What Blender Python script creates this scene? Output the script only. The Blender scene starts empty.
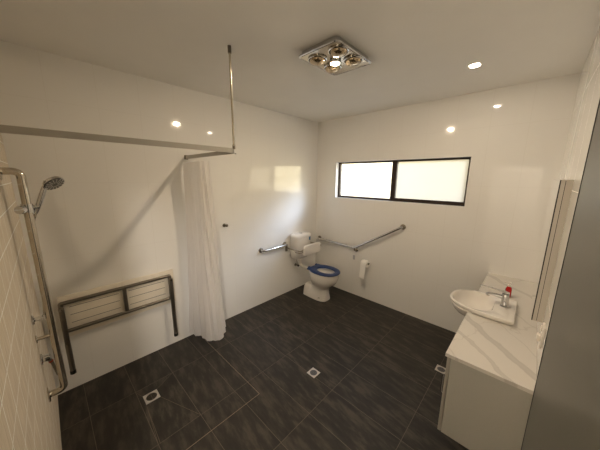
import bpy, bmesh, math, random
from mathutils import Vector, Matrix
random.seed(4)
scene = bpy.context.scene
C = scene.collection
PI = math.pi
W, D, H = 2.817, 3.361, 2.697          # room: x 0..W, y 0..D, z 0..H (metres)

# ------------------------------------------------------------------ node helpers
class NT:
    def __init__(s, mat):
        s.t = mat.node_tree; s.n = s.t.nodes
    def new(s, typ, **kw):
        n = s.n.new(typ)
        for k, v in kw.items(): setattr(n, k, v)
        return n
    def link(s, a, b): s.t.links.new(a, b)
    def put(s, sock, v):
        if hasattr(v, 'is_linked') or hasattr(v, 'links'): s.link(v, sock)
        else: sock.default_value = v
    def m(s, op, a, b=None, c=None):
        n = s.new('ShaderNodeMath', operation=op)
        s.put(n.inputs[0], a)
        if b is not None: s.put(n.inputs[1], b)
        if c is not None: s.put(n.inputs[2], c)
        return n.outputs[0]
    def mix(s, f, a, b):
        n = s.new('ShaderNodeMix', data_type='RGBA')
        s.put(n.inputs[0], f)
        for sock, v in ((n.inputs[6], a), (n.inputs[7], b)):
            if isinstance(v, (tuple, list)): sock.default_value = (*v[:3], 1)
            else: s.link(v, sock)
        return n.outputs[2]
    def pos(s):
        g = s.new('ShaderNodeNewGeometry'); x = s.new('ShaderNodeSeparateXYZ')
        s.link(g.outputs['Position'], x.inputs[0]); return x.outputs
    def comb(s, x, y, z):
        n = s.new('ShaderNodeCombineXYZ')
        for i, v in enumerate((x, y, z)): s.put(n.inputs[i], v)
        return n.outputs[0]
    def noise(s, vec, scale, detail=3, rough=.5):
        n = s.new('ShaderNodeTexNoise')
        if vec is not None: s.link(vec, n.inputs['Vector'])
        n.inputs['Scale'].default_value = scale; n.inputs['Detail'].default_value = detail
        n.inputs['Roughness'].default_value = rough
        return n.outputs['Fac']
    def ramp(s, f, stops):
        n = s.new('ShaderNodeValToRGB'); e = n.color_ramp.elements
        while len(e) < len(stops): e.new(.5)
        for el, (p, c) in zip(e, stops):
            el.position = p; el.color = (*c, 1) if len(c) == 3 else c
        s.put(n.inputs[0], f); return n.outputs[0]
    def joint(s, c, off, step, w):        # 1 on a grout line, 0 on the tile
        f = s.m('FRACT', s.m('DIVIDE', s.m('SUBTRACT', c, off - step / 2), step))
        return s.m('LESS_THAN', s.m('ABSOLUTE', s.m('SUBTRACT', f, .5)), w / step / 2)

def mat(name, col=(.8, .8, .8), rough=.5, metal=0., spec=.5, **kw):
    m = bpy.data.materials.new(name); m.use_nodes = True
    b = m.node_tree.nodes['Principled BSDF']
    b.inputs['Base Color'].default_value = (*col, 1)
    b.inputs['Roughness'].default_value = rough
    b.inputs['Metallic'].default_value = metal
    b.inputs['Specular IOR Level'].default_value = spec
    for k, v in kw.items(): b.inputs[k].default_value = v
    return m
def bsdf(m): return m.node_tree.nodes['Principled BSDF']
def speckle(m, col, amt=.06, scale=40, bump=0):
    """small procedural tone variation in object space"""
    t = NT(m); tc = t.new('ShaderNodeTexCoord')
    f = t.noise(tc.outputs['Object'], scale, 3)
    c = t.mix(f, [x * (1 - amt) for x in col], [min(1, x * (1 + amt)) for x in col])
    t.link(c, bsdf(m).inputs['Base Color'])
    if bump:
        b = t.new('ShaderNodeBump'); b.inputs['Strength'].default_value = bump
        b.inputs['Distance'].default_value = .002
        t.link(f, b.inputs['Height']); t.link(b.outputs[0], bsdf(m).inputs['Normal'])
    return m

# ------------------------------------------------------------------ materials
WALLC = (.89, .88, .855)
def wall_tile(name, ax, offu, offz):
    m = mat(name, WALLC, .06, spec=.62); t = NT(m); p = t.pos()
    u = p[ax]
    j = t.m('MAXIMUM', t.joint(u, offu, .2985, .0022), t.joint(p[2], offz, .598, .0022))
    n = t.noise(None, 1.3, 2)
    base = t.mix(n, [c * .97 for c in WALLC], WALLC)
    t.link(t.mix(t.m('MULTIPLY', j, .3), base, (.50, .47, .42)), bsdf(m).inputs['Base Color'])
    t.link(t.m('MULTIPLY_ADD', j, .5, .07), bsdf(m).inputs['Roughness'])
    return m
M = {}
M['wall_left'] = wall_tile('white gloss tile left', 1, 1.743, 1.768)
M['wall_back'] = wall_tile('white gloss tile back', 0, 1.66, 1.745)
M['wall_right'] = wall_tile('white gloss tile right', 1, 1.743, 1.768)
M['paint'] = speckle(mat('ceiling paint', rough=.85, spec=.2), (.84, .825, .79), .02, 6)

def feature_tile():
    m = mat('beige streaked feature tile', rough=.6, spec=.12); t = NT(m); p = t.pos()
    j = t.m('MAXIMUM', t.joint(p[0], 1.333, .146, .005), t.joint(p[2], 1.383, .130, .0045))
    sv = t.comb(t.m('MULTIPLY', p[0], 160.), 0., t.m('MULTIPLY', p[2], 9.))
    n = t.noise(sv, 1., 4, .6)
    c = t.ramp(n, [(.3, (.56, .48, .37)), (.7, (.84, .755, .62))])
    t.link(t.mix(j, c, (1, 1, .96)), bsdf(m).inputs['Base Color'])
    return m
M['feature'] = feature_tile()

def floor_tile():
    m = mat('charcoal streaked floor tile', rough=.42, spec=.38); t = NT(m); p = t.pos()
    ox, oy = .4361, .1642
    j = t.m('MAXIMUM', t.joint(p[0], ox, .6, .0032), t.joint(p[1], oy, .3, .0032))
    ix = t.m('FLOOR', t.m('DIVIDE', t.m('SUBTRACT', p[0], ox), .6))
    iy = t.m('FLOOR', t.m('DIVIDE', t.m('SUBTRACT', p[1], oy), .3))
    wn = t.new('ShaderNodeTexWhiteNoise', noise_dimensions='2D')
    t.link(t.comb(ix, iy, 0.), wn.inputs['Vector'])
    r = wn.outputs['Value']
    v = t.comb(t.m('ADD', t.m('MULTIPLY', p[0], 3.6), t.m('MULTIPLY', r, 31.)),
               t.m('ADD', t.m('MULTIPLY', t.m('ADD', p[1], t.m('MULTIPLY', p[0], .12)), 13.), t.m('MULTIPLY', r, 17.)), r)
    n = t.noise(v, 1.3, 6, .62)
    c = t.ramp(n, [(.36, (.0120, .0108, .0088)), (.49, (.0235, .0203, .0162)), (.64, (.068, .055, .043))])
    c = t.mix(t.m('MULTIPLY', r, .4), c, (.021, .0182, .0148))
    t.link(t.mix(j, c, (.125, .102, .076)), bsdf(m).inputs['Base Color'])
    t.link(t.m('MULTIPLY_ADD', n, .2, .34), bsdf(m).inputs['Roughness'])
    return m
M['floor'] = floor_tile()
M['grout'] = mat('floor grout', (.125, .10, .072), .8)
M['brass_trim'] = mat('bronze tile trim', (.30, .235, .17), .35, metal=.8)
M['chrome'] = mat('chrome', (.62, .62, .62), .1, metal=1)
M['steel'] = mat('satin stainless', (.56, .51, .43), .17, metal=1)
M['dark_steel'] = mat('dull stainless', (.24, .215, .18), .3, metal=1)
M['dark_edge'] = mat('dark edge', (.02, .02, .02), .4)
M['rail_alu'] = mat('satin aluminium', (.40, .38, .34), .36, metal=1)
M['black'] = mat('black plastic', (.015, .015, .016), .4)
M['ceramic'] = speckle(mat('white ceramic', rough=.08, spec=.5), (.84, .81, .77), .01, 3)
M['plastic'] = speckle(mat('white plastic', rough=.3, spec=.5), (.82, .78, .73), .01, 4)
M['navy'] = speckle(mat('navy plastic', rough=.28), (.018, .045, .155), .08, 6)
M['bench'] = speckle(mat('cream phenolic board', rough=.4), (.82, .76, .645), .03, 8)
M['groove'] = mat('board groove', (.09, .08, .065), .7)
M['lam'] = speckle(mat('grey laminate', rough=.42, spec=.4), (.42, .41, .37), .05, 260)
M['lam_edge'] = mat('laminate edge', (.34, .325, .29), .45)
M['door'] = speckle(mat('grey semigloss door paint', rough=.36, spec=.35), (.115, .113, .097), .07, 190)
M['frame'] = mat('dark bronze aluminium', (.035, .022, .017), .4, metal=.3)
M['reveal'] = mat('white reveal trim', (.86, .85, .83), .35)
M['red'] = mat('red liquid soap', (.55, .012, .012), .15)
M['paper'] = speckle(mat('tissue paper', rough=.95, spec=.1), (.93, .91, .87), .03, 60, .3)
M['amber'] = mat('amber lamp glass', (.42, .34, .23), .1, metal=.9)
M['cab_side'] = mat('mirror cabinet board', (.58, .545, .49), .5)
M['mirror'] = mat('mirror glass', (.86, .88, .86), .01, metal=1)
M['drain'] = mat('pressed drain steel', (.60, .58, .54), .42, metal=.7)
M['grate'] = mat('drain slots', (.012, .012, .012), .6)
M['card'] = mat('silver disc', (.16, .16, .17), .3, metal=1)
M['spray'] = mat('spray face', (.12, .115, .10), .45)
M['red_dot'] = mat('red indicator', (.5, .05, .02), .4)
M['clear'] = mat('translucent clip', (.50, .50, .54), .15)
M['blue_label'] = mat('blue sticker', (.03, .14, .33), .4)
M['concrete'] = speckle(mat('outdoor ground', rough=.9), (.32, .31, .29), .1, 3)
M['hall'] = mat('hall paint', (.78, .76, .72), .8)

def quartz():
    m = mat('white veined quartz', (.83, .80, .755), .1, spec=.5); t = NT(m)
    g = t.new('ShaderNodeNewGeometry')
    p = t.pos()
    warp = t.noise(None, 2.6, 4, .55)
    n0 = t.new('ShaderNodeTexNoise'); t.link(g.outputs['Position'], n0.inputs['Vector'])
    n0.inputs['Scale'].default_value = 3.1; n0.inputs['Detail'].default_value = 5
    w = n0.outputs['Fac']
    # broad diagonal veins with crisp, slightly wavering edges
    s1 = t.m('ADD', t.m('ADD', p[0], t.m('MULTIPLY', p[1], .9)), t.m('MULTIPLY', t.m('SUBTRACT', w, .5), .22))
    c = None
    for cen, hw, k in ((4.19, .020, .40), (4.375, .034, .46), (4.62, .006, .35), (4.93, .012, .30), (5.40, .030, .42), (3.95, .008, .3)):
        f1 = t.m('DIVIDE', t.m('ABSOLUTE', t.m('SUBTRACT', s1, cen)), hw)
        v1 = t.ramp(f1, [(0, (.75, .75, .75)), (.72, (1, 1, 1)), (1, (0, 0, 0))])
        c = t.mix(t.m('MULTIPLY', v1, k), c if c is not None else (.70, .675, .635), (.40, .38, .36))
    s2 = t.m('ADD', t.m('ADD', t.m('MULTIPLY', p[0], -1.3), t.m('MULTIPLY', p[1], .8)), t.m('MULTIPLY', w, .9))
    f2 = t.m('ABSOLUTE', t.m('SUBTRACT', t.m('FRACT', t.m('DIVIDE', s2, .83)), .5))
    v2 = t.ramp(f2, [(.0, (1, 1, 1)), (.006, (.7, .7, .7)), (.012, (0, 0, 0))])
    c = t.mix(t.m('MULTIPLY', v2, .35), c, (.46, .43, .40))
    t.link(c, bsdf(m).inputs['Base Color'])
    return m
M['quartz'] = quartz()

def curtain_mat():
    m = mat('white polyester curtain', (.93, .91, .90), .75, spec=.2); t = NT(m)
    tc = t.new('ShaderNodeTexCoord'); mp = t.new('ShaderNodeMapping')
    mp.inputs['Scale'].default_value = (22, 22, 16); t.link(tc.outputs['Object'], mp.inputs['Vector'])
    n = t.noise(mp.outputs[0], 1.6, 3, .6)
    b = t.new('ShaderNodeBump'); b.inputs['Strength'].default_value = .35; b.inputs['Distance'].default_value = .004
    t.link(n, b.inputs['Height']); t.link(b.outputs[0], bsdf(m).inputs['Normal'])
    tr = t.new('ShaderNodeBsdfTranslucent'); tr.inputs['Color'].default_value = (.93, .91, .90, 1)
    mx = t.new('ShaderNodeMixShader'); mx.inputs[0].default_value = .6
    t.link(bsdf(m).outputs[0], mx.inputs[1]); t.link(tr.outputs[0], mx.inputs[2])
    t.link(mx.outputs[0], t.n['Material Output'].inputs['Surface'])
    return m
M['curtain'] = curtain_mat()

def frosted(name, tint):
    m = bpy.data.materials.new(name); m.use_nodes = True; t = NT(m)
    t.n.remove(bsdf(m))
    tp = t.new('ShaderNodeBsdfTransparent'); tp.inputs['Color'].default_value = (*tint, 1)
    tl = t.new('ShaderNodeBsdfTranslucent'); tl.inputs['Color'].default_value = (.90, .86, .76, 1)
    gl = t.new('ShaderNodeBsdfGlossy'); gl.inputs['Roughness'].default_value = .25
    m1 = t.new('ShaderNodeMixShader'); m1.inputs[0].default_value = .22
    t.link(tp.outputs[0], m1.inputs[1]); t.link(tl.outputs[0], m1.inputs[2])
    m2 = t.new('ShaderNodeMixShader'); m2.inputs[0].default_value = .05
    t.link(m1.outputs[0], m2.inputs[1]); t.link(gl.outputs[0], m2.inputs[2])
    t.link(m2.outputs[0], t.n['Material Output'].inputs['Surface'])
    return m
M['frosted'] = frosted('obscure window glass', (.97, .97, .96))
M['frosted_dim'] = frosted('obscure window glass behind insect screen', (.60, .585, .56))  # same glass, less light let through
def emit(name, col, s):
    m = bpy.data.materials.new(name); m.use_nodes = True; t = NT(m)
    t.n.remove(bsdf(m)); e = t.new('ShaderNodeEmission')
    e.inputs['Color'].default_value = (*col, 1); e.inputs['Strength'].default_value = s
    t.link(e.outputs[0], t.n['Material Output'].inputs['Surface']); return m
BULB = 1400; DOWN = 200; HALL_FILL = 500
M['bulb'] = emit('glowing warm globe', (1, .79, .55), BULB)
M['led'] = emit('downlight diffuser', (1, .84, .64), DOWN)

# ------------------------------------------------------------------ geometry helpers
def frame_for(d):
    d = Vector(d).normalized()
    a = Vector((0, 0, 1)) if abs(d.z) < .9 else Vector((1, 0, 0))
    u = d.cross(a).normalized(); return u, d.cross(u).normalized(), d
class MB:
    """collects shapes; build() links them as ONE mesh object"""
    def __init__(s): s.bm = bmesh.new(); s.mi = 0
    def face(s, vs):
        try:
            f = s.bm.faces.new(vs); f.material_index = s.mi; return f
        except ValueError: return None
    def box(s, x0, x1, y0, y1, z0, z1, bev=0, seg=2):
        b2 = bmesh.new()
        v = [b2.verts.new((x, y, z)) for x in (x0, x1) for y in (y0, y1) for z in (z0, z1)]
        for q in ((0, 1, 3, 2), (4, 6, 7, 5), (0, 4, 5, 1), (2, 3, 7, 6), (0, 2, 6, 4), (1, 5, 7, 3)):
            b2.faces.new([v[i] for i in q])
        if bev: bmesh.ops.bevel(b2, geom=list(b2.edges), offset=bev, segments=seg, affect='EDGES', profile=.6)
        s._merge(b2); return s
    def _merge(s, b2, mtx=None):
        if mtx is not None: bmesh.ops.transform(b2, matrix=mtx, verts=b2.verts)
        mp = {v: s.bm.verts.new(v.co) for v in b2.verts}
        for f in b2.faces: s.face([mp[v] for v in f.verts])
        b2.free()
    def ring_loft(s, rings, cap0=True, cap1=True, closed=False):
        R = [[s.bm.verts.new(p) for p in r] for r in rings]
        n = len(R[0]); pairs = list(zip(R, R[1:]))
        if closed: pairs.append((R[-1], R[0]))
        for a, b in pairs:
            for i in range(n):
                s.face([a[i], a[(i + 1) % n], b[(i + 1) % n], b[i]])
        if not closed:
            if cap0: s.face(list(reversed(R[0])))
            if cap1: s.face(R[-1])
        return s
    def tube(s, pts, r, n=12, fillet=0, fseg=6, caps=True, rs=None):
        pts = [Vector(p) for p in pts]
        if fillet:
            out = [pts[0]]
            for i in range(1, len(pts) - 1):
                a, b, c = pts[i - 1], pts[i], pts[i + 1]
                d0, d1 = (a - b), (c - b); f = min(fillet, d0.length * .49, d1.length * .49)
                p0 = b + d0.normalized() * f; p1 = b + d1.normalized() * f
                for k in range(fseg + 1):
                    t = k / fseg; out.append((1 - t) ** 2 * p0 + 2 * t * (1 - t) * b + t * t * p1)
            out.append(pts[-1]); pts = out
        rings = []; u = None
        for i, p in enumerate(pts):
            d = (pts[min(i + 1, len(pts) - 1)] - pts[max(i - 1, 0)]).normalized()
            if u is None: u, v, _ = frame_for(d)
            else:
                u = (u - d * u.dot(d)).normalized(); v = d.cross(u)
            rr = rs[i] if rs else r
            rings.append([p + (u * math.cos(2 * PI * k / n) + v * math.sin(2 * PI * k / n)) * rr for k in range(n)])
        return s.ring_loft(rings, caps, caps)
    def cyl(s, p0, p1, r, n=20, r1=None):
        return s.tube([p0, p1], r, n, rs=[r, r if r1 is None else r1])
    def lathe(s, origin, axis, prof, n=24):
        """prof: (radius, distance along axis)"""
        u, v, d = frame_for(axis); o = Vector(origin)
        rings = [[o + d * h + (u * math.cos(2 * PI * k / n) + v * math.sin(2 * PI * k / n)) * max(r, 1e-5) for k in range(n)] for r, h in prof]
        return s.ring_loft(rings)
    def build(s, name, m, parent=None, smooth=True, ang=40):
        bm = s.bm
        bmesh.ops.recalc_face_normals(bm, faces=bm.faces)
        off = Vector((0, 0, 0)); q = parent
        while q is not None: off += q.location; q = q.parent
        if parent is None:
            pass
        bmesh.ops.translate(bm, vec=-off, verts=bm.verts)
        me = bpy.data.meshes.new(name); bm.to_mesh(me); bm.free()
        for mm in (m if isinstance(m, (list, tuple)) else [m]): me.materials.append(mm)
        if smooth:
            me.polygons.foreach_set('use_smooth', [True] * len(me.polygons))
            me.set_sharp_from_angle(angle=math.radians(ang))
        o = bpy.data.objects.new(name, me); C.objects.link(o)
        if parent is not None: o.parent = parent
        return o
def thing(name, label, cat, loc, group=None):
    o = bpy.data.objects.new(name, None); C.objects.link(o); o.location = loc
    o.empty_display_size = .05
    return tag(o, label, cat, group)
def tag(o, label=None, cat=None, group=None, kind=None):
    if label: o['label'] = label
    if cat: o['category'] = cat
    if group: o['group'] = group
    if kind: o['kind'] = kind
    return o
def struct(o, label=None): return tag(o, label=label, kind='structure')
def superell(cx, cy, z, ax, ay, p=2.5, n=40, axb=None):
    """outline: half-length ax towards +x, axb towards -x, half-width ay"""
    out = []
    for k in range(n):
        t = 2 * PI * k / n; c, s_ = math.cos(t), math.sin(t)
        a = ax if c >= 0 else (axb or ax)
        out.append(Vector((cx + a * math.copysign(abs(c) ** (2 / p), c), cy + ay * math.copysign(abs(s_) ** (2 / p), s_), z)))
    return out

# ------------------------------------------------------------------ room shell
T = .15
WX0, WX1, WZ0, WZ1 = .372, 2.146, 1.505, 2.07
f = MB().box(-T, W + T, -T, D + T, -.12, 0)
f.mi = 1                                                       # grout cuts of the shower fall, towards its waste
DX0, DX1, DY0, DY1 = .531, .639, .494, .600
def cut(a, b, w=.0032):
    a, b = Vector((*a, .0004)), Vector((*b, .0004)); n = Vector((-(b - a).y, (b - a).x, 0)).normalized() * w / 2
    f.face([f.bm.verts.new(p) for p in (a - n, b - n, b + n, a + n)])
cut((DX0, DY1), (.4361, .7642)); cut((DX1, DY1), (1.0361, .7642)); cut((DX1, DY0), (1.0361, .4642)); cut((DX0, DY0), (.4361, .4642))
cut((DX1 - .01, DY0), (1.0361, .4642 + .012))
struct(f.build('floor', [M['floor'], M['grout']], smooth=False), 'dark charcoal tiled bathroom floor')
struct(MB().box(-T, W + T, -T, D + T, H, H + .1).build('ceiling', M['paint'], smooth=False), 'plain cream painted ceiling')
struct(MB().box(-T, 0, -T, D + T, 0, H).build('wall_left', M['wall_left'], smooth=False), 'glossy white tiled wall behind the shower seat and toilet')
struct(MB().box(W, W + T, -T, D + T, 0, H).build('wall_right', M['wall_right'], smooth=False), 'glossy white tiled wall behind the vanity')
b = MB()
b.box(0, WX0, D, D + T, 0, H); b.box(WX1, W, D, D + T, 0, H); b.box(WX0, WX1, D, D + T, 0, WZ0); b.box(WX0, WX1, D, D + T, WZ1, H)
struct(b.build('wall_back', M['wall_back'], smooth=False), 'glossy white tiled wall with the window')
DRX0, DRX1, DRZ = 1.96, 2.795, 2.075
b = MB()
b.box(0, DRX0, -T, 0, 0, H); b.box(DRX1, W, -T, 0, 0, H); b.box(DRX0, DRX1, -T, 0, DRZ, H)
struct(b.build('wall_front', M['feature'], smooth=False), 'beige feature tiled wall of the shower')
# the hall behind the open doorway
b = MB()
b.box(1.2, 3.1, -1.75, -1.65, 0, 2.4); b.box(1.1, 1.2, -1.75, -T, 0, 2.4); b.box(3.1, 3.2, -1.75, -T, 0, 2.4)
b.box(1.1, 3.2, -1.75, -T, 2.4, 2.5); b.box(1.1, 3.2, -1.75, -T, -.1, 0); b.box(2.967, 3.2, -T, -T + .02, 0, 2.4)
struct(b.build('wall_hall', M['hall'], smooth=False))
M['hall_fill'] = emit('hall fill emission', (1, .90, .78), HALL_FILL)  # added fill lamp, out of view in the hall, for curtain and left wall
t = thing('fill_sconce', 'frosted globe fill light in the hall outside the doorway, added unseen to brighten the curtain and left wall', 'fill light', (3.10, -.36, 2.2))
MB().lathe((3.0995, -.36, 2.2), (-1, 0, 0), [(.06, 0), (.06, .012), (.03, .02), (.03, .03)], 28).build('wall_plate', M['steel'], t)
MB().lathe((3.071, -.36, 2.2), (-1, 0, 0), [(.03, 0), (.058, .02), (.07, .055), (.062, .09), (.04, .113), (0, .123)], 32).build('fill_globe', M['hall_fill'], t)
# door leaf, standing open along the right wall
dr1 = o = MB().box(2.75, 2.785, .005, .948, .012, 2.045, .0015, 1).build('door_1', M['door'], smooth=False)
struct(o, 'grey door leaf standing open against the right wall')
MB().box(2.7488, 2.7502, .9425, .9486, .012, 2.045).build('edge_shade_strip', M['dark_edge'], dr1, smooth=False)  # dark strip standing in for the shadow line along the door edge
# bronze trim around the shower area, flush in the floor
b = MB(); b.box(.001, 1.2115, 1.1950, 1.1985, .0003, .0012); b.box(1.2080, 1.2115, .001, 1.1950, .0003, .0012)
struct(b.build('trim_1', M['brass_trim'], smooth=False))

# ------------------------------------------------------------------ window
win = bpy.data.objects.new('window_1', None); C.objects.link(win); win.location = ((WX0 + WX1) / 2, D + .08, WZ0)
struct(win, 'wide sliding window of frosted glass in a dark frame')
b = MB(); e = .012
b.box(WX0, WX0 + e, D - .003, D + .07, WZ0, WZ1); b.box(WX1 - e, WX1, D - .003, D + .07, WZ0, WZ1)
b.box(WX0 + e, WX1 - e, D - .003, D + .07, WZ0, WZ0 + e); b.box(WX0 + e, WX1 - e, D - .003, D + .07, WZ1 - e, WZ1)
b.build('reveal_trim', M['reveal'], win, smooth=False)
b = MB(); fy0, fy1 = D + .07, D + .12; X0, X1 = WX0 + .006, WX1 - .004
XM0, XM1 = 1.25, 1.312; BW = .034
b.box(X0, X0 + BW, fy0, fy1, WZ0, WZ1); b.box(X1 - BW, X1, fy0, fy1, WZ0, WZ1)
b.box(X0 + BW, X1 - BW, fy0, fy1, WZ0, WZ0 + .04); b.box(X0 + BW, X1 - BW, fy0, fy1, WZ1 - BW, WZ1)
b.box(XM0, XM1, fy0 - .006, fy1, WZ0 + .04, WZ1 - BW)
b.box(XM1, X1 - BW, fy0 - .004, fy0 + .02, WZ0 + .04, WZ0 + .056)
b.build('window_frame', M['frame'], win, smooth=False)
MB().box(X0 + BW, XM0, fy0 + .028, fy0 + .033, WZ0 + .04, WZ1 - BW).build('window_pane', M['frosted'], win, smooth=False)
MB().box(XM1, X1 - BW, fy0 + .016, fy0 + .021, WZ0 + .056, WZ1 - BW).build('window_pane', M['frosted_dim'], win, smooth=False)

# ------------------------------------------------------------------ ceiling heater and downlight
hx, hy = 1.5, 1.745
t = thing('bathroom_heater', 'square chrome ceiling heater light with four amber lamps around a lit globe', 'heater light', (hx, hy, H))
b = MB()
rings = []
for s_, z in ((.90, H), (.90, H - .022), (1, H - .028), (1, H - .035), (.95, H - .038), (.92, H - .036)):
    rings.append(superell(hx, hy, z, .176 * s_, .226 * (1 - (1 - s_) * .78), 14, 64))
b.ring_loft(rings, True, False); 
b.build('panel_rim', M['chrome'], t, ang=30)
b = MB(); b.box(hx - .159, hx + .159, hy - .209, hy + .209, H - .037, H - .027, .002)
b.build('panel_plate', M['steel'], t)
LX, LY = 1.512, 1.722
for sx in (-1, 1):
    for sy in (-1, 1):
        c = (LX + sx * .091, LY + sy * .091, H - .037)
        rm = MB().lathe(c, (0, 0, -1), [(.066, 0), (.069, .004), (.069, .010), (.063, .012), (.060, .008), (.058, .002)], 32).build('lamp_rim', M['chrome'], t)
        MB().lathe((c[0], c[1], c[2]), (0, 0, -1), [(.0575, .001), (.0575, .008), (.055, .017), (.048, .026), (.034, .033), (.016, .036), (.0, .0365)], 32).build('heat_lamp', M['amber'], rm)
gb = MB().lathe((LX, LY, H - .037), (0, 0, -1), [(.040, 0), (.040, .026), (.038, .0305), (.033, .0305), (.0305, .027), (.0295, .018)], 28).build('globe_ring', M['chrome'], t)
MB().lathe((LX, LY, H - .037), (0, 0, -1), [(.0300, .0290), (.028, .0325), (.021, .0355), (.011, .037), (0, .0373)], 28).build('light_globe', M['bulb'], gb)
dx, dy = 2.203, 2.611
t = thing('downlight', 'small round recessed downlight glowing in the ceiling', 'ceiling light', (dx, dy, H))
MB().lathe((dx, dy, H), (0, 0, -1), [(.048, 0), (.049, .003), (.045, .005), (.037, .004), (.035, .001)], 36).build('trim_ring', M['plastic'], t)
MB().lathe((dx, dy, H - .0035), (0, 0, -1), [(.034, 0), (.034, .0012), (.02, .002), (0, .002)], 36).build('diffuser', M['led'], t)

# ------------------------------------------------------------------ shower curtain track
t = thing('shower_curtain_track', 'L-shaped satin metal curtain track hung from the ceiling by a thin rod', 'curtain rail', (.985, 1.22, 2.02))
RX, RY, RZ = .985, 1.22, 2.02
b = MB()                                    # profile swept along an L with a rounded corner
path = [Vector((.004, RY, RZ))]
rc = .09
path.append(Vector((RX - rc, RY, RZ)))
for k in range(1, 9):
    a = PI / 2 * (1 - k / 8); path.append(Vector((RX - rc + rc * math.cos(a), RY - rc + rc * math.sin(a), RZ)))
path.append(Vector((RX, .004, RZ)))
rings = []
for i, p in enumerate(path):
    d = (path[min(i + 1, len(path) - 1)] - path[max(i - 1, 0)]).normalized(); n = Vector((d.y, -d.x, 0))
    rings.append([p + n * x + Vector((0, 0, z)) for x, z in ((.009, .016), (.009, -.016), (.004, -.016), (.004, -.010), (-.004, -.010), (-.004, -.016), (-.009, -.016), (-.009, .016))])
b.ring_loft(rings); b.build('track', M['rail_alu'], t, ang=30)
b = MB(); b.box(.0, .022, RY - .016, RY + .016, RZ - .022, RZ + .022, .003); b.build('wall_bracket', M['dark_steel'], t)
b = MB(); b.box(RX - .016, RX + .016, 0, .022, RZ - .022, RZ + .022, .003); b.build('wall_bracket', M['dark_steel'], t)
rx, ry = RX - .03, RY - .03
rx, ry = RX - .019, RY - .019
ux, uy = 1.045, 1.15
b = MB().cyl((rx, ry, RZ + .014), (ux, uy, H - .02), .0075, 14); b.build('ceiling_rod', M['steel'], t)
MB().cyl((ux, uy, H), (ux, uy, H - .045), .0125, 18).build('ceiling_cap', M['dark_steel'], t)
MB().cyl((rx, ry, RZ + .014), (rx, ry, RZ + .045), .0105, 16).build('rod_sleeve', M['dark_steel'], t)
MB().lathe((RX - .012, RY - .012, RZ - .016), (0, 0, -1), [(.006, 0), (.006, .006), (.002, .009), (0, .009)], 12).build('end_screw', M['chrome'], t)

# ------------------------------------------------------------------ shower curtain
t = thing('shower_curtain', 'white shower curtain bunched up against the tiled wall, hem just off the floor', 'shower curtain', (.2, 1.2, 1.975))
top = [(.045, 1.165), (.15, 1.195), (.27, 1.205), (.350, 1.205), (.385, 1.275), (.35, 1.29)]
bot = [(.035, 1.085), (.15, 1.135), (.29, 1.165), (.40, 1.215), (.40, 1.30), (.25, 1.44)]
def poly(pts, u):
    L = [math.dist(a, b_) for a, b_ in zip(pts, pts[1:])]; s_ = u * sum(L)
    for a, b_, l in zip(pts, pts[1:], L):
        if s_ <= l: return Vector((a[0] + (b_[0] - a[0]) * s_ / l, a[1] + (b_[1] - a[1]) * s_ / l))
        s_ -= l
    return Vector(pts[-1])
NU, NV = 190, 44
Z0, Z1 = 1.966, .075
grid = []
bm = MB()
for j in range(NV + 1):
    v = j / NV; row = []
    for i in range(NU + 1):
        u = i / NU
        w = v ** 1.15
        p = poly(top, u) * (1 - w) + poly(bot, u) * w
        q = poly(top, min(1, u + .03)) * (1 - w) + poly(bot, min(1, u + .03)) * w
        q0 = poly(top, max(0, u - .03)) * (1 - w) + poly(bot, max(0, u - .03)) * w
        d = (q - q0); d = d.normalized() if d.length > 1e-6 else Vector((1, 0)); n = Vector((-d.y, d.x))
        ph = 2 * PI * (8.5 * u + .35 * math.sin(5 * u + 1.2 * v)); amp = (.013 + .005 * math.sin(9 * u)) * (1 - .25 * v) * min(1, (1.02 - u) * 6)
        p = p + n * amp * math.sin(ph) + d * .006 * math.sin(2 * ph + .6)
        p = p + n * .012 * math.sin(2 * PI * (3 * u) + 2.5 * v) * v
        z = Z0 + (Z1 - Z0) * v
        z -= .035 * v ** 4 * math.exp(-((u - .66) / .045) ** 2)      # the hem's hanging corner
        z -= .012 * v ** 4 * math.sin(6 * u)
        row.append(bm.bm.verts.new((max(.006, p.x), p.y, z)))
    grid.append(row)
for a, c in zip(grid, grid[1:]):
    for i in range(NU): bm.face([a[i], a[i + 1], c[i + 1], c[i]])
cl = bm.build('curtain_cloth', M['curtain'], t, ang=80)
for k in range(9):
    u = (k + .5) / 9; p = poly(top, u * .82)
    x, y = p.x, RY
    b = MB().tube([(x, y, RZ - .013), (x, y, RZ - .030), (x + .002, (y + p.y) / 2, RZ - .040), (p.x, p.y + .0, 1.972), (p.x, p.y, 1.956)], .0022, 6, fillet=.006)
    b.build('curtain_hook', M['plastic'], t)

# ------------------------------------------------------------------ folding shower seat
t = thing('folding_shower_seat', 'cream board shower seat folded up on the wall with a dark steel frame', 'shower seat', (.0, .54, .51))
PY0, PY1, PZ0, PZ1 = .107, .977, .507, .868
b = MB(); b.box(.030, .046, PY0, PY1, PZ0, PZ1, .004); b.build('seat_panel', M['bench'], t)
b = MB()
for z in (.625, .695, .765):
    for y0, y1 in ((.165, .50), (.575, .885)):
        b.box(.0455, .0470, y0, y1, z - .0018, z + .0018)
b.build('panel_slots', M['groove'], t, smooth=False)
b = MB(); r = .0155; fx = .064
FZ0, FZ1, FY0, FY1 = .570, .815, .118, .932
b.tube([(fx, FY0, FZ1), (fx, FY1, FZ1)], r); b.tube([(fx, FY0, FZ0), (fx, FY1, FZ0)], r)
b.tube([(fx, FY0, FZ1 + .0), (fx, FY0, FZ0)], r); b.tube([(fx, FY1, FZ1), (fx, FY1, FZ0)], r)
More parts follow.
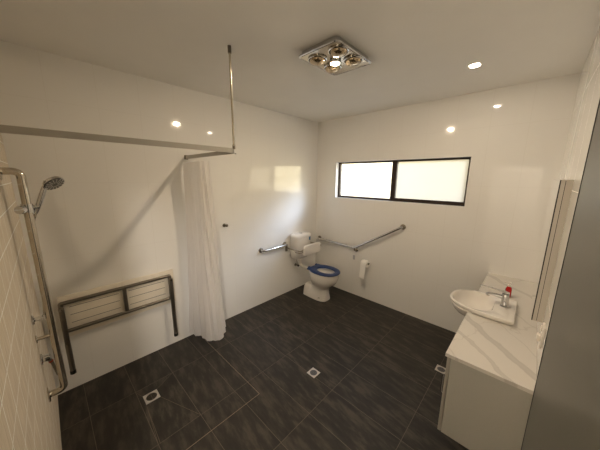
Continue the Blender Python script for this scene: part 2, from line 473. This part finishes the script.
for y, z in ((FY0, FZ1), (FY1, FZ1), (FY0, FZ0), (FY1, FZ0)): b.lathe((fx, y, z - .0135), (0, 0, 1), [(0, 0), (.0095, .004), (.0137, .0135), (.0095, .023), (0, .027)], 14)
b.build('support_frame', M['dark_steel'], t)
MB().box(fx - .012, fx + .012, .528, .556, FZ0, FZ1, .003).build('cross_bar', M['dark_steel'], t)
for y, zb, off in ((FY0 + .0, .195, 0), (FY1 + .0, .135, 0)):
    b = MB(); x = .092
    b.box(x - .010, x + .010, y - .017, y + .017, zb + .03, FZ1 - .025, .004)
    lg = b.build('leg', M['dark_steel'], t)
    b = MB(); b.tube([(x, y, zb + .28), (x, y, zb + .02)], .0185, 14); b.build('leg_tube', M['dark_steel'], lg)
    MB().lathe((x, y, zb), (0, 0, 1), [(.013, 0), (.020, .003), (.020, .03), (.0185, .034)], 16).build('rubber_foot', M['black'], lg)
    MB().cyl((fx - .004, y, FZ1 - .04), (x + .016, y, FZ1 - .04), .007, 12).build('pivot', M['steel'], lg)
for y in (.25, .80): MB().box(.0003, .030, y - .03, y + .03, PZ0 + .10, PZ0 + .16, .002).build('wall_hinge', M['steel'], t)

# ------------------------------------------------------------------ shower rail, hand shower, mixer
def flange(b, p, axis, r=.038, h=.008): b.lathe(p, axis, [(r, 0), (r, h * .6), (r * .9, h), (r * .45, h * 1.2), (r * .4, h * 2)], 28)
xb, sb = .70, .074
t = thing('shower_grab_rail', 'tall stainless vertical shower rail bent into the tiled wall at both ends', 'grab rail', (xb, 0, 1.2))
b = MB().tube([(xb, .006, 1.845), (xb, sb, 1.845), (xb, sb, .505), (xb, .006, .505)], .0185, 18, fillet=.055, fseg=8); b.build('rail', M['steel'], t)
for z in (1.845, .505):
    b = MB(); flange(b, (xb, .0005, z), (0, 1, 0), .044); b.build('wall_flange', M['steel'], t)
b = MB(); b.cyl((xb, .004, .885), (xb, sb - .01, .885), .010, 14); flange(b, (xb, .0005, .885), (0, 1, 0), .022, .006); b.build('middle_support', M['steel'], t)
sl = MB(); sl.cyl((xb, sb, 1.625), (xb, sb, 1.672), .024, 22); sl.cyl((xb - .004, sb - .01, 1.648), (xb - .004, sb + .045, 1.652), .0135, 16)
sl = sl.build('slider_bracket', M['chrome'], t)
MB().lathe((xb + .02, sb - .012, 1.646), (.93, -.36, 0), [(.012, 0), (.012, .012), (.021, .016), (.022, .040), (.019, .046), (0, .047)], 24).build('slider_knob', M['chrome'], sl)
t = thing('hand_shower', 'chrome hand shower with round spray head clipped high on the shower rail', 'shower head', (xb, .14, 1.66))
hp = Vector((xb - .004, .1165, 1.660)); he = Vector((xb - .002, .155, 1.765))
hd = (he - hp).normalized()
MB().tube([hp - hd * .045, hp - hd * .02, hp, hp + (he - hp) * .5, he, he + hd * .03], .012, 16, rs=[.008, .011, .0125, .0135, .0125, .013]).build('handle', M['chrome'], t)
cf = Vector((.995, -.006, .02)).normalized(); cr = Vector((0, 0, 1)).cross(cf).normalized(); cu = cf.cross(cr)
nrm = (cr * .42 - cu * .72 + cf * .50).normalized()          # the spray face looks down and into the room
ed = (cr * .83 + cu * .56); ed = (ed - nrm * ed.dot(nrm)).normalized()
hc = he + ed * .040 + nrm * .004
hh = MB().lathe(hc - nrm * .018, nrm, [(.012, -.006), (.030, .0), (.047, .010), (.0505, .020), (.0505, .026), (.046, .028)], 36).build('spray_head', M['chrome'], t)
b = MB(); b.lathe(hc + nrm * .009, nrm, [(.0455, 0), (.0455, .002), (.02, .0035), (0, .0035)], 36); b.build('spray_face', M['spray'], hh)
b = MB(); u_, v_, _ = frame_for(nrm)
for k in range(14):
    a = 2 * PI * k / 14; dd = u_ * math.cos(a) + v_ * math.sin(a)
    for r0 in (.016, .024, .032, .040): b.lathe(hc + nrm * .011 + dd * r0, nrm, [(.0021, 0), (.0016, .003)], 6)
b.build('spray_nozzles', M['plastic'], hh)
# hose from handset to the wall elbow
t = tag(MB().tube([hp - hd * .045, hp - hd * .07, (xb - .04, .078, 1.54), (xb - .04, .072, 1.30), (xb - .04, .060, 1.10), (xb - .02, .055, 1.02)], .006, 10, fillet=.05).build('shower_hose', M['steel']),
        'slim metal shower hose hanging down behind the vertical rail', 'shower hose')
t = thing('hose_outlet', 'small chrome wall elbow feeding the shower hose', 'hose outlet', (xb - .02, 0, 1.0))
b = MB(); flange(b, (xb - .02, .0005, 1.0), (0, 1, 0), .028, .008); b.build('wall_flange', M['chrome'], t)
b = MB().tube([(xb - .02, .01, 1.0), (xb - .02, .046, 1.0), (xb - .02, .055, 1.0)], .012, 14); b.lathe((xb - .02, .055, .985), (0, 0, 1), [(.010, 0), (.0135, .004), (.0135, .028), (.009, .034)], 16); b.build('elbow', M['chrome'], t)
mx_, mz = xb - .03, .735
t = thing('shower_mixer', 'chrome shower mixer low on the tiled wall, lever pointing down, red mark', 'mixer tap', (mx_, 0, mz))
b = MB().lathe((mx_, .0005, mz), (0, 1, 0), [(.034, 0), (.034, .004), (.029, .008)], 32); b.build('wall_plate', M['chrome'], t)
b = MB().lathe((mx_, .008, mz), (0, 1, 0), [(.021, 0), (.022, .020), (.019, .032), (.010, .036), (0, .036)], 28); b.build('body', M['chrome'], t)
b = MB().tube([(mx_, .032, mz - .008), (mx_ + .004, .044, mz - .045), (mx_ + .01, .056, mz - .135)], .009, 12, rs=[.010, .008, .005]); lv = b.build('lever', M['dark_steel'], t)
MB().lathe((mx_ + .002, .0385, mz - .028), (.004, .012, -.034), [(.0115, 0), (.0118, .004), (.0105, .008)], 16).build('red_ring', M['red_dot'], lv)

# ------------------------------------------------------------------ robe hook
t = thing('robe_hook', 'small dark metal robe hook on the white wall right of the curtain', 'hook', (0, 1.615, 1.245))
b = MB().lathe((.0003, 1.615, 1.245), (1, 0, 0), [(.022, 0), (.022, .006), (.015, .010)], 20); b.build('wall_plate', M['dark_steel'], t)
MB().lathe((.007, 1.615, 1.245), (1, 0, .1), [(.010, 0), (.009, .035), (.016, .042), (.018, .056), (.013, .060), (0, .060)], 16).build('peg', M['dark_steel'], t)

# ------------------------------------------------------------------ toilet
cy = 2.905
t = thing('toilet', 'white close-set toilet with navy seat and wall cistern standing in the far corner', 'toilet', (.4, cy, 0))
b = MB()
rows = [(.0, .205, .64, .118, 3.2), (.02, .205, .642, .118, 3.2), (.10, .235, .625, .108, 3.0), (.155, .30, .625, .100, 2.6),
        (.195, .355, .640, .100, 2.4), (.225, .36, .665, .116, 2.3), (.25, .35, .705, .140, 2.2), (.285, .335, .742, .160, 2.2), (.33, .325, .768, .174, 2.2), (.38, .315, .782, .181, 2.2), (.41, .308, .787, .183, 2.2),
        (.432, .305, .788, .183, 2.2), (.442, .308, .786, .181, 2.2), (.445, .33, .765, .162, 2.2)]
rings = [superell((x0 + x1) / 2, cy, z, (x1 - x0) / 2, w, p, 44) for z, x0, x1, w, p in rows]
rings += [superell(.575, cy, .440, .17, .140, 2.2, 44), superell(.575, cy, .37, .145, .118, 2.1, 44), superell(.57, cy, .29, .085, .07, 2, 44), superell(.57, cy, .27, .03, .03, 2, 44)]
b.ring_loft(rings)
b.build('bowl', M['ceramic'], t, ang=60)
b = MB()
b.ring_loft([superell(.285, cy, z, a, w, 3, 32, axb=ab) for z, a, ab, w in ((0, .10, .088, .112), (.08, .10, .082, .108), (.15, .10, .068, .100), (.182, .09, .055, .085), (.192, .06, .035, .06))])
b.build('outlet_block', M['ceramic'], t, ang=60)
for yy in (cy - .118, ):
    b = MB(); b.lathe((.56, cy - .1155, .055), (0, -1, 0), [(.009, 0), (.009, .003), (.004, .004)], 12); b.lathe((.535, cy - .116, .045), (0, -1, 0), [(.004, 0), (.004, .003)], 10); b.build('floor_screw', M['dark_steel'], t)
# seat: thick ring, square at the hinge
def seat_ring(z, g):
    out = superell(.56, cy, z, .242 - g, .190 - g, 2.25, 48, axb=.235 - g)
    for p in out:
        if p.x < .40:
            p.y = cy + math.copysign(max(abs(p.y - cy), (.135 - g) * min(1, (p.x - .30) / .02 + 1)), p.y - cy) if abs(p.y - cy) > .02 else p.y
    return out
inn = lambda z, g: superell(.59, cy, z, .140 + g, .105 + g, 2.1, 48, axb=.150 + g)
b = MB(); b.ring_loft([seat_ring(.449, .012), seat_ring(.449, 0), seat_ring(.463, -.001), seat_ring(.473, .008), seat_ring(.476, .025), inn(.475, .03), inn(.468, .004), inn(.452, 0), inn(.449, .012)], closed=True)
st = b.build('seat', M['navy'], t, ang=50)
for s_ in (-1, 1): MB().box(.312, .340, cy + s_ * .085 - .020, cy + s_ * .085 + .020, .447, .482, .006, 3).build('seat_hinge', M['navy'], st)
# cistern
ccy = 2.875
def cring(z, dep, hw, p=4.5): return superell(.004 + dep * .5, ccy, z, dep * .5, hw, p, 44)
b = MB(); b.ring_loft([cring(.548, .10, .11, 3), cring(.556, .125, .140), cring(.60, .158, .165), cring(.70, .170, .174), cring(.85, .176, .178), cring(.902, .176, .178)])
b.build('cistern', M['ceramic'], t, ang=60)
b = MB(); b.ring_loft([cring(.905, .180, .181), cring(.925, .181, .182), cring(.945, .172, .174), cring(.957, .15, .150), cring(.962, .10, .10, 3)])
ld = b.build('cistern_lid', M['ceramic'], t, ang=60)
b = MB().lathe((.09, ccy - .005, .961), (0, 0, 1), [(.030, 0), (.030, .005), (.025, .009), (0, .0095)], 24); bt = b.build('flush_button', M['chrome'], ld)
MB().box(.165, .1805, ccy + .10, ccy + .135, .845, .90, .002).build('sticker', M['blue_label'], t)
b = MB().tube([(.095, cy - .03, .552), (.095, cy - .03, .46), (.13, cy - .025, .425), (.33, cy, .40)], .024, 18, fillet=.09, fseg=9)
b.lathe((.095, cy - .03, .555), (0, 0, -1), [(.036, 0), (.036, .03), (.027, .035)], 22); b.lathe((.31, cy, .4025), (-1, 0, .12), [(.034, 0), (.034, .03), (.026, .036)], 20)
b.build('flush_pipe', M['plastic'], t, ang=50)
t = thing('stop_valve', 'small dark stop valve on the wall below the cistern', 'valve', (0, 2.85, .42))
b = MB().lathe((.0005, 2.85, .42), (1, 0, 0), [(.024, 0), (.024, .004), (.011, .008), (.011, .045), (.014, .048), (.014, .058), (0, .060)], 18); b.build('valve_body', M['dark_steel'], t)
b = MB().tube([(.055, 2.85, .42), (.055, 2.83, .50), (.06, 2.80, .556)], .0055, 10, fillet=.03); b.build('supply_hose', M['steel'], t)
MB().lathe((.058, 2.85, .42), (1, 0, 0), [(.007, 0), (.018, .004), (.018, .016), (.006, .02)], 14).build('valve_knob', M['black'], t)

# backrest
t = thing('padded_back_support', 'white padded toilet back support on a steel bar in front of the cistern', 'back support', (.3, 2.905, .74))
b = MB().tube([(.006, 2.648, .745), (.285, 2.648, .745), (.285, 3.165, .745), (.006, 3.165, .745)], .0135, 14, fillet=.05)
b.tube([(.20, 2.648, .715), (.285, 2.648, .715), (.285, 2.80, .715)], .009, 10, fillet=.04); b.build('support_bar', M['steel'], t)
for y in (2.648, 3.165):
    MB().box(.0004, .007, y - .022, y + .022, .695, .805, .002).build('wall_plate', M['dark_steel'], t)
b = MB()
def pad_ring(x, g): return [Vector((x, 2.892 + q.x, .744 + q.y)) for q in superell(0, 0, 0, .190 - g, .080 - g, 7, 48)]
b.ring_loft([pad_ring(.298, .006), pad_ring(.302, 0), pad_ring(.324, 0), pad_ring(.331, .004), pad_ring(.333, .014)])
b.build('pad', M['plastic'], t, ang=50)

# grab rails
t = thing('grab_rail', 'short horizontal stainless grab rail on the left wall beside the cistern', 'grab rail', (0, 2.36, .814), 'stainless grab rails by the toilet')
b = MB().tube([(.006, 2.155, .812), (.062, 2.155, .812), (.062, 2.605, .812), (.006, 2.605, .812)], .0165, 16, fillet=.045); b.build('rail', M['chrome'], t)
for y in (2.155, 2.605):
    b = MB(); flange(b, (.0005, y, .812), (1, 0, 0), .036); b.build('wall_flange', M['dark_steel'], t)
t = thing('grab_rail', 'long cranked stainless grab rail rising to the right under the window', 'grab rail', (.8, D, .8), 'stainless grab rails by the toilet')
yr = D - .062
b = MB().tube([(.088, D - .006, .80), (.088, yr, .80), (.82, yr, .782), (1.487, yr, 1.195), (1.487, D - .006, 1.195)], .0165, 16, fillet=.05); b.build('rail', M['chrome'], t)
for x, z in ((.088, .80), (1.487, 1.195)):
    b = MB(); flange(b, (x, D - .0005, z), (0, -1, 0), .036); b.build('wall_flange', M['dark_steel'], t)
b = MB(); flange(b, (.815, D - .0005, .740), (0, -1, 0), .032); b.tube([(.815, D - .006, .740), (.815, yr, .740), (.815, yr, .78)], .011, 12, fillet=.025); b.build('middle_bracket', M['steel'], t)
o = MB().box(.765, .797, D - .012, D - .0005, .575, .645, .005, 2)
o.tube([(.781, D - .014, .60), (.781, D - .026, .592), (.781, D - .03, .605)], .004, 8)
tag(o.build('adhesive_hook', M['clear']), 'tiny translucent clip stuck on the wall under the cranked rail', 'hook')

# toilet roll
t = thing('toilet_roll_holder', 'dark metal toilet roll holder on the wall right of the toilet', 'roll holder', (.945, D, .60))
b = MB(); b.lathe((.945, D - .0005, .60), (0, -1, 0), [(.020, 0), (.020, .005), (.010, .008)], 18); b.build('wall_plate', M['dark_steel'], t)
b = MB().tube([(.945, D - .006, .60), (.945, D - .050, .60), (1.078, D - .089, .60)], .0075, 12, fillet=.02); b.lathe((1.074, D - .088, .60), (1, -.29, 0), [(.0075, 0), (.015, .002), (.017, .008), (.012, .012), (0, .013)], 18); b.build('arm', M['dark_steel'], t)
t = thing('toilet_roll', 'white toilet roll with its loose end hanging down, on a dark holder', 'toilet roll', (1.02, D - .068, .585)); roll_root = t
b = MB(); cyy, czz = D - .068, .5875
prof = [(.0205, 0), (.0205, .103), (.0495, .103), (.0515, .1), (.0515, .003), (.0495, 0)]
rings = []
for k in range(36):
    a = 2 * PI * k / 36
    rings.append([Vector((.968 + h, cyy + r_ * math.cos(a), czz + r_ * math.sin(a))) for r_, h in prof])
b.ring_loft(rings, closed=True); b.build('roll', M['paper'], t, ang=50)
b = MB(); pts = [(cyy - .0535 * math.cos(a), czz + .0535 * math.sin(a)) for a in (1.2, .8, .4, 0)] + [(cyy - .0535 - .002 * k, czz - .036 * k) for k in range(1, 7)]
L_ = [[b.bm.verts.new((x, y + dy_, z)) for y, z in pts] for x in (.9695, 1.0695) for dy_ in (0, .0012)]
for i in range(len(pts) - 1):
    for a_, c_ in ((0, 2), (1, 3), (0, 1), (2, 3)): b.face([L_[a_][i], L_[a_][i + 1], L_[c_][i + 1], L_[c_][i]])
for i in (0, len(pts) - 1): b.face([L_[0][i], L_[1][i], L_[3][i], L_[2][i]])
b.build('loose_end', M['paper'], t, ang=60)
roll_root.location.y = D - .0725; roll_root.rotation_euler = (0, 0, -.285)

# ------------------------------------------------------------------ floor wastes
def waste(label, cx, cyy, w, style):
    t = thing('floor_waste', label, 'floor drain', (cx, cyy, 0), 'square chrome floor drains')
    h = w / 2; z0, z1 = .0005, .0035
    b = MB()
    n = 40
    outer = []; 
    for k in range(n):
        a = 2 * PI * k / n + PI / 4 * 0; c, s_ = math.cos(a), math.sin(a); q = max(abs(c), abs(s_)); outer.append((c / q * h, s_ / q * h))
    ri = ri = h * .76
    inner = [(math.cos(2 * PI * k / n) * ri, math.sin(2 * PI * k / n) * ri) for k in range(n)]
    V = lambda pts, z: [Vector((cx + x, cyy + y, z)) for x, y in pts]
    b.ring_loft([V(outer, z0), V(outer, z1), V(inner, z1), V(inner, z0)], closed=True)
    b.build('frame', M['drain'], t, ang=30)
    if style == 'bars':
        MB().cyl((cx, cyy, z0 - .0002), (cx, cyy, z0 + .0004), ri, 36).build('well', M['grate'], t)
        b = MB()
        for k in range(-3, 4):
            x = k * ri * .27; yy = math.sqrt(max(0, ri * ri - x * x)); b.box(cx + x - ri * .04, cx + x + ri * .04, cyy - yy, cyy + yy, z0 + .0006, z1 - .0004)
        b.box(cx - ri, cx + ri, cyy - .003, cyy + .003, z0 + .0006, z1 - .0004)
        b.build('grate_bars', M['dark_steel'], t, smooth=False)
    else:
        b = MB().lathe((cx, cyy, z0), (0, 0, 1), [(ri * .97, 0), (ri * .97, .0022), (ri * .9, .0028), (0, .0028)], 36); b.build('grate_disc', M['card'], t)
        b = MB()
        for rr in (.32, .52, .72):
            for k in range(10):
                a = 2 * PI * k / 10 + rr; b.lathe((cx + math.cos(a) * ri * rr, cyy + math.sin(a) * ri * rr, z0 + .0027), (0, 0, 1), [(ri * .055, 0), (ri * .055, .0005)], 8)
        b.build('grate_holes', M['grate'], t)
waste('square steel floor drain with dark slots in the shower floor near the folded seat', (DX0 + DX1) / 2, (DY0 + DY1) / 2, .105, 'bars')
waste('square steel floor drain with grey round centre in the middle of the floor', 1.394, 1.695, .092, 'disc')
waste('square steel floor drain half hidden by the vanity front edge', 2.258, 2.592, .092, 'disc')

# ------------------------------------------------------------------ vanity
VX0, VY0, VY1, VZ0, VZ1 = 2.442, 1.652, 3.355, .285, .808
t = thing('vanity_cabinet', 'grey wall hung vanity cabinet under the white stone benchtop', 'cabinet', (W - .19, 2.5, VZ0))
b = MB(); cx0, cx1 = VX0 + .020, W - .003
b.box(cx0, cx1, VY0, VY0 + .018, VZ0, VZ1); b.box(cx0, cx1, VY1 - .018, VY1, VZ0, VZ1); b.box(cx0, cx1, VY0 + .018, VY1 - .018, VZ0, VZ0 + .018)
b.box(cx1 - .018, cx1, VY0 + .018, VY1 - .018, VZ0 + .018, VZ1)
for yy in (2.08, 2.93): b.box(cx0, cx1 - .018, yy - .009, yy + .009, VZ0 + .018, VZ1)
b.build('carcass', M['lam'], t, smooth=False)
ny = 4; wd = (VY1 - VY0) / ny
for k in range(ny):
    y0, y1 = VY0 + k * wd + .0015, VY0 + (k + 1) * wd - .0015
    b = MB(); b.box(VX0, VX0 + .0175, y0, y1, VZ0, VZ1 - .004 if k in (0, 3) else .731, .0012, 1); d_ = b.build('door', M['lam_edge'], t, smooth=False)
    hy_ = y1 - .05 if k % 2 == 0 else y0 + .05
    hy_ = y0 + .13 if k == 0 else hy_
    b = MB().tube([(VX0 + .001, hy_, .585), (VX0 - .03, hy_, .585), (VX0 - .03, hy_, .445), (VX0 + .001, hy_, .445)], .0055, 10, fillet=.012); b.build('handle', M['chrome'], d_)
for ya, yb in ((VY0 + wd + .0015, 2.245), (2.645, VY0 + 3 * wd - .0015)):
    MB().box(VX0, VX0 + .0175, ya, yb, .733, VZ1 - .004).build('filler_panel', M['lam_edge'], t, smooth=False)
HY0, HY1, HX = 2.254, 2.636, 2.682                                 # cut-out for the semi recessed basin
o = MB(); o.box(2.434, W - .0005, 1.638, HY0, .81, .83); o.box(2.434, W - .0005, HY1, D - .0005, .81, .83); o.box(HX, W - .0005, HY0, HY1, .81, .83)
tag(o.build('benchtop', M['quartz'], smooth=False), 'white stone vanity benchtop with broad grey veins along the right wall', 'benchtop')
# basin: D shaped, projecting beyond the benchtop
BY = 2.445
t = thing('basin', 'white semi recessed hand basin overhanging the front of the veined benchtop', 'basin', (2.5, BY, .83))
def bas(z, xf, hw, xk=2.70, n=64, r=.02):
    """outline: rounded front at xf, square back at xk"""
    xm = 2.585; pts = []
    nf = 36
    for k in range(nf + 1):
        a = PI / 2 + PI * k / nf
        c = math.cos(a); s_ = math.sin(a)
        pts.append((xm + (xm - xf) * math.copysign(abs(c) ** .86, c), BY + hw * math.copysign(abs(s_) ** .8, s_)))
    for k in range(7):
        a = -PI / 2 + PI / 2 * k / 6; pts.append((xk - r + r * math.cos(a), BY - hw + r + r * math.sin(a)))
    for k in range(7):
        a = PI / 2 * k / 6; pts.append((xk - r + r * math.cos(a), BY + hw - r + r * math.sin(a)))
    return [Vector((x, y, z)) for x, y in pts]
def bowl_in(z, s_, n=51):
    ax, ay = .148 * s_, .178 * s_
    base = bas(z, 2.268, .21)
    cx_ = 2.446; pts = []
    for p in base:
        a = math.atan2((p.y - BY) / ay, (p.x - cx_) / ax); c, sn = math.cos(a), math.sin(a)
        pts.append(Vector((cx_ + ax * math.copysign(abs(c) ** .9, c), BY + ay * math.copysign(abs(sn) ** .9, sn), z)))
    return pts
b = MB()
outer = lambda z, s_: [Vector((p.x, BY + (p.y - BY) * 1.02, z)) for p in bowl_in(z, s_)]
b.ring_loft([outer(.736, .12), outer(.739, .36), outer(.748, .58), outer(.765, .77), outer(.79, .91), outer(.815, 1.0), outer(.832, 1.035),
             bas(.8335, 2.300, .198, 2.695), bas(.845, 2.286, .208), bas(.862, 2.280, .211), bas(.868, 2.284, .207, 2.697), bas(.868, 2.291, .20, 2.69),
             bowl_in(.865, 1.0), bowl_in(.86, .985), bowl_in(.845, .955), bowl_in(.82, .90), bowl_in(.795, .81), bowl_in(.775, .68), bowl_in(.763, .5), bowl_in(.757, .3), bowl_in(.754, .1)])
b.build('rim_and_bowl', M['ceramic'], t, ang=75)
MB().lathe((2.446, BY, .7545), (0, 0, 1), [(.026, 0), (.026, .003), (.018, .004), (.017, .001)], 24).build('waste_plug', M['chrome'], t)
MB().lathe((2.572, BY, .835), (-1, 0, .25), [(.011, -.002), (.012, .003), (.007, .004)], 18).build('overflow_ring', M['chrome'], t)
# basin mixer
tx, ty = 2.63, BY + .03
t = thing('basin_mixer', 'chrome lever basin mixer standing on the back of the white basin', 'tap', (tx, ty, .868))
b = MB(); b.ring_loft([superell(tx - dx_, ty, z, a, w, 2.6, 28) for z, a, w, dx_ in ((.8685, .029, .029, 0), (.873, .029, .029, 0), (.877, .024, .024, 0), (.92, .0225, .0225, .002), (.955, .023, .023, .004), (.968, .021, .021, .005), (.974, .012, .012, .005))])
b.build('body', M['chrome'], t, ang=50)
b = MB(); b.ring_loft([[Vector((x, ty + q.x, z + q.y)) for q in superell(0, 0, 0, w, hgt, 3, 20)] for x, z, w, hgt in ((tx - .005, .935, .018, .016), (tx - .05, .940, .016, .013), (tx - .10, .938, .0145, .011), (tx - .118, .934, .013, .010), (tx - .122, .932, .008, .006))])
sp = b.build('spout', M['chrome'], t, ang=50)
MB().cyl((tx - .107, ty, .932), (tx - .107, ty, .918), .0095, 16).build('aerator', M['steel'], sp)
b = MB(); b.ring_loft([[Vector((x, ty + q.x, z + q.y)) for q in superell(0, 0, 0, w, hgt, 3, 20)] for x, z, w, hgt in ((tx + .018, .975, .012, .006), (tx - .01, .981, .017, .007), (tx - .06, .986, .012, .0045), (tx - .13, .990, .009, .0035), (tx - .165, .992, .008, .003))])
b.build('lever', M['chrome'], t, ang=50)
# soap bottle
sx_, sy_ = 2.632, 2.80
t = thing('soap_bottle', 'small red soap bottle with clear shoulder standing behind the basin tap', 'soap bottle', (sx_, sy_, .83))
b = MB(); b.ring_loft([superell(sx_, sy_, z, a, w, 3, 28) for z, a, w in ((.8303, .018, .026), (.833, .021, .030), (.88, .021, .030), (.905, .020, .028), (.918, .013, .017), (.922, .011, .011))])
b.build('bottle_body', M['red'], t, ang=50)
b = MB().lathe((sx_, sy_, .922), (0, 0, 1), [(.012, 0), (.012, .014), (.005, .016), (.005, .030), (.010, .031), (.010, .038), (0, .039)], 18); b.tube([(sx_, sy_, .956), (sx_ - .03, sy_ - .012, .955), (sx_ - .036, sy_ - .0145, .948)], .0045, 8); b.build('pump', M['plastic'], t)
MB().box(sx_ - .0225, sx_ - .021, sy_ - .018, sy_ + .012, .865, .90, .0005, 1).build('label_patch', M['black'], t)

# mirror cabinet
MY0, MY1, MZ0, MZ1 = 2.05, 2.85, 1.005, 1.822
t = thing('mirror_cabinet', 'shallow mirrored wall cabinet above the vanity, seen edge on', 'mirror', (W, 2.45, MZ0))
b = MB(); b.box(2.791, W - .0005, MY0, MY1, MZ0, MZ1); b.build('carcass', M['cab_side'], t, smooth=False)
b = MB(); b.box(2.7885, 2.791, MY0 + .003, MY1 - .003, MZ0 + .003, MZ1 - .003); b.build('door_gap', M['dark_edge'], t, smooth=False)
dr = MB().box(2.7725, 2.7885, MY0, MY1, MZ0, MZ1).build('door', M['cab_side'], t, smooth=False)
MB().box(2.7675, 2.7725, MY0, MY1, MZ0, MZ1).build('mirror_glass', [M['dark_edge']], dr, smooth=False)
MB().box(2.7670, 2.7675, MY0 + .001, MY1 - .001, MZ0 + .001, MZ1 - .001).build('mirror_face', M['mirror'], dr, smooth=False)
# power outlet
t = thing('power_outlet', 'white power outlet on the wall beside the open door, above the benchtop', 'power outlet', (W, 1.86, 1.02))
b = MB(); b.box(W - .010, W - .0005, 1.822, 1.898, .962, 1.078, .003, 2); b.build('face_plate', M['plastic'], t)
b = MB(); b.box(W - .016, W - .009, 1.848, 1.860, 1.045, 1.068, .002); b.box(W - .016, W - .009, 1.868, 1.880, 1.045, 1.068, .002); b.build('switch_rocker', M['plastic'], t)
b = MB(); b.box(W - .026, W - .010, 1.846, 1.878, .985, 1.02, .004, 2); b.build('plug', M['plastic'], t)


# ------------------------------------------------------------------ sky and lights
w = bpy.data.worlds.new('sky'); scene.world = w; w.use_nodes = True
t = NT(w)
tc = t.new('ShaderNodeTexCoord'); nv = t.new('ShaderNodeVectorMath', operation='NORMALIZE'); t.link(tc.outputs['Generated'], nv.inputs[0])
sp_ = t.new('ShaderNodeSeparateXYZ'); t.link(nv.outputs[0], sp_.inputs[0])
base = t.ramp(t.m('MULTIPLY_ADD', sp_.outputs[2], .5, .5), [(.40, (.42, .43, .46)), (.475, (.92, .85, .66)), (.52, (1.15, 1.02, .66)), (.66, (.62, .78, 1.15)), (1, (.42, .62, 1.1))])
def lobe(d, power):
    dt = t.new('ShaderNodeVectorMath', operation='DOT_PRODUCT'); t.link(nv.outputs[0], dt.inputs[0]); dt.inputs[1].default_value = Vector(d).normalized()
    return t.m('POWER', t.m('MAXIMUM', dt.outputs['Value'], 0.), power)
def addc(c, f, col, k):
    s1 = t.new('ShaderNodeVectorMath', operation='SCALE'); s1.inputs[0].default_value = [x * k for x in col]; t.link(f, s1.inputs['Scale'])
    a1 = t.new('ShaderNodeVectorMath', operation='ADD'); t.link(c, a1.inputs[0]); t.link(s1.outputs[0], a1.inputs[1]); return a1.outputs[0]
SKY = 1.5
col = addc(base, lobe((-.56, .82, .05), 26), (1.0, .84, .50), 1.6)       # low sun behind haze
col = addc(col, lobe((.72, .70, .04), 14), (1.0, .84, .46), 4.0)      # warm glow added low on the right, brightens the left wall
col = addc(col, lobe((.62, .60, .44), 55), (.70, .85, 1.1), 40.0)            # blue glow added to tint the left wall
bg = t.n['Background']; t.link(col, bg.inputs['Color']); bg.inputs['Strength'].default_value = SKY
pl = bpy.data.lights.new('window_portal', 'AREA'); pl.shape = 'RECTANGLE'; pl.size = WX1 - WX0; pl.size_y = WZ1 - WZ0
pl.cycles.is_portal = True
po = bpy.data.objects.new('window_portal', pl); C.objects.link(po); po.location = ((WX0 + WX1) / 2, D + .14, (WZ0 + WZ1) / 2); po.rotation_euler = (-PI / 2, 0, 0)

# ------------------------------------------------------------------ camera
cam = bpy.data.cameras.new('camera'); co = bpy.data.objects.new('camera', cam); C.objects.link(co)
cam.sensor_width = 36; cam.sensor_fit = 'HORIZONTAL'; cam.lens = 243.99 * 36 / 600; cam.clip_start = .01
R_ = Vector((.72202683, .69182233, .00768868)); U_ = Vector((-.13794826, .13306337, .98146035)); F_ = Vector((-.67797311, .70970135, -.19151101))
co.matrix_world = Matrix(((R_.x, U_.x, -F_.x, 2.6813), (R_.y, U_.y, -F_.y, .14514), (R_.z, U_.z, -F_.z, 1.82462), (0, 0, 0, 1)))
scene.camera = co

vs = scene.view_settings
scene.display_settings.display_device = 'sRGB'
vs.view_transform = 'Standard'; vs.look = 'None'; vs.exposure = .36; vs.gamma = 1; vs.use_curve_mapping = False
scene.cycles.max_bounces = 14; scene.cycles.diffuse_bounces = 10; scene.cycles.transparent_max_bounces = 16
scene.cycles.sample_clamp_indirect = 6
scene.cycles.caustics_reflective = False; scene.cycles.caustics_refractive = False
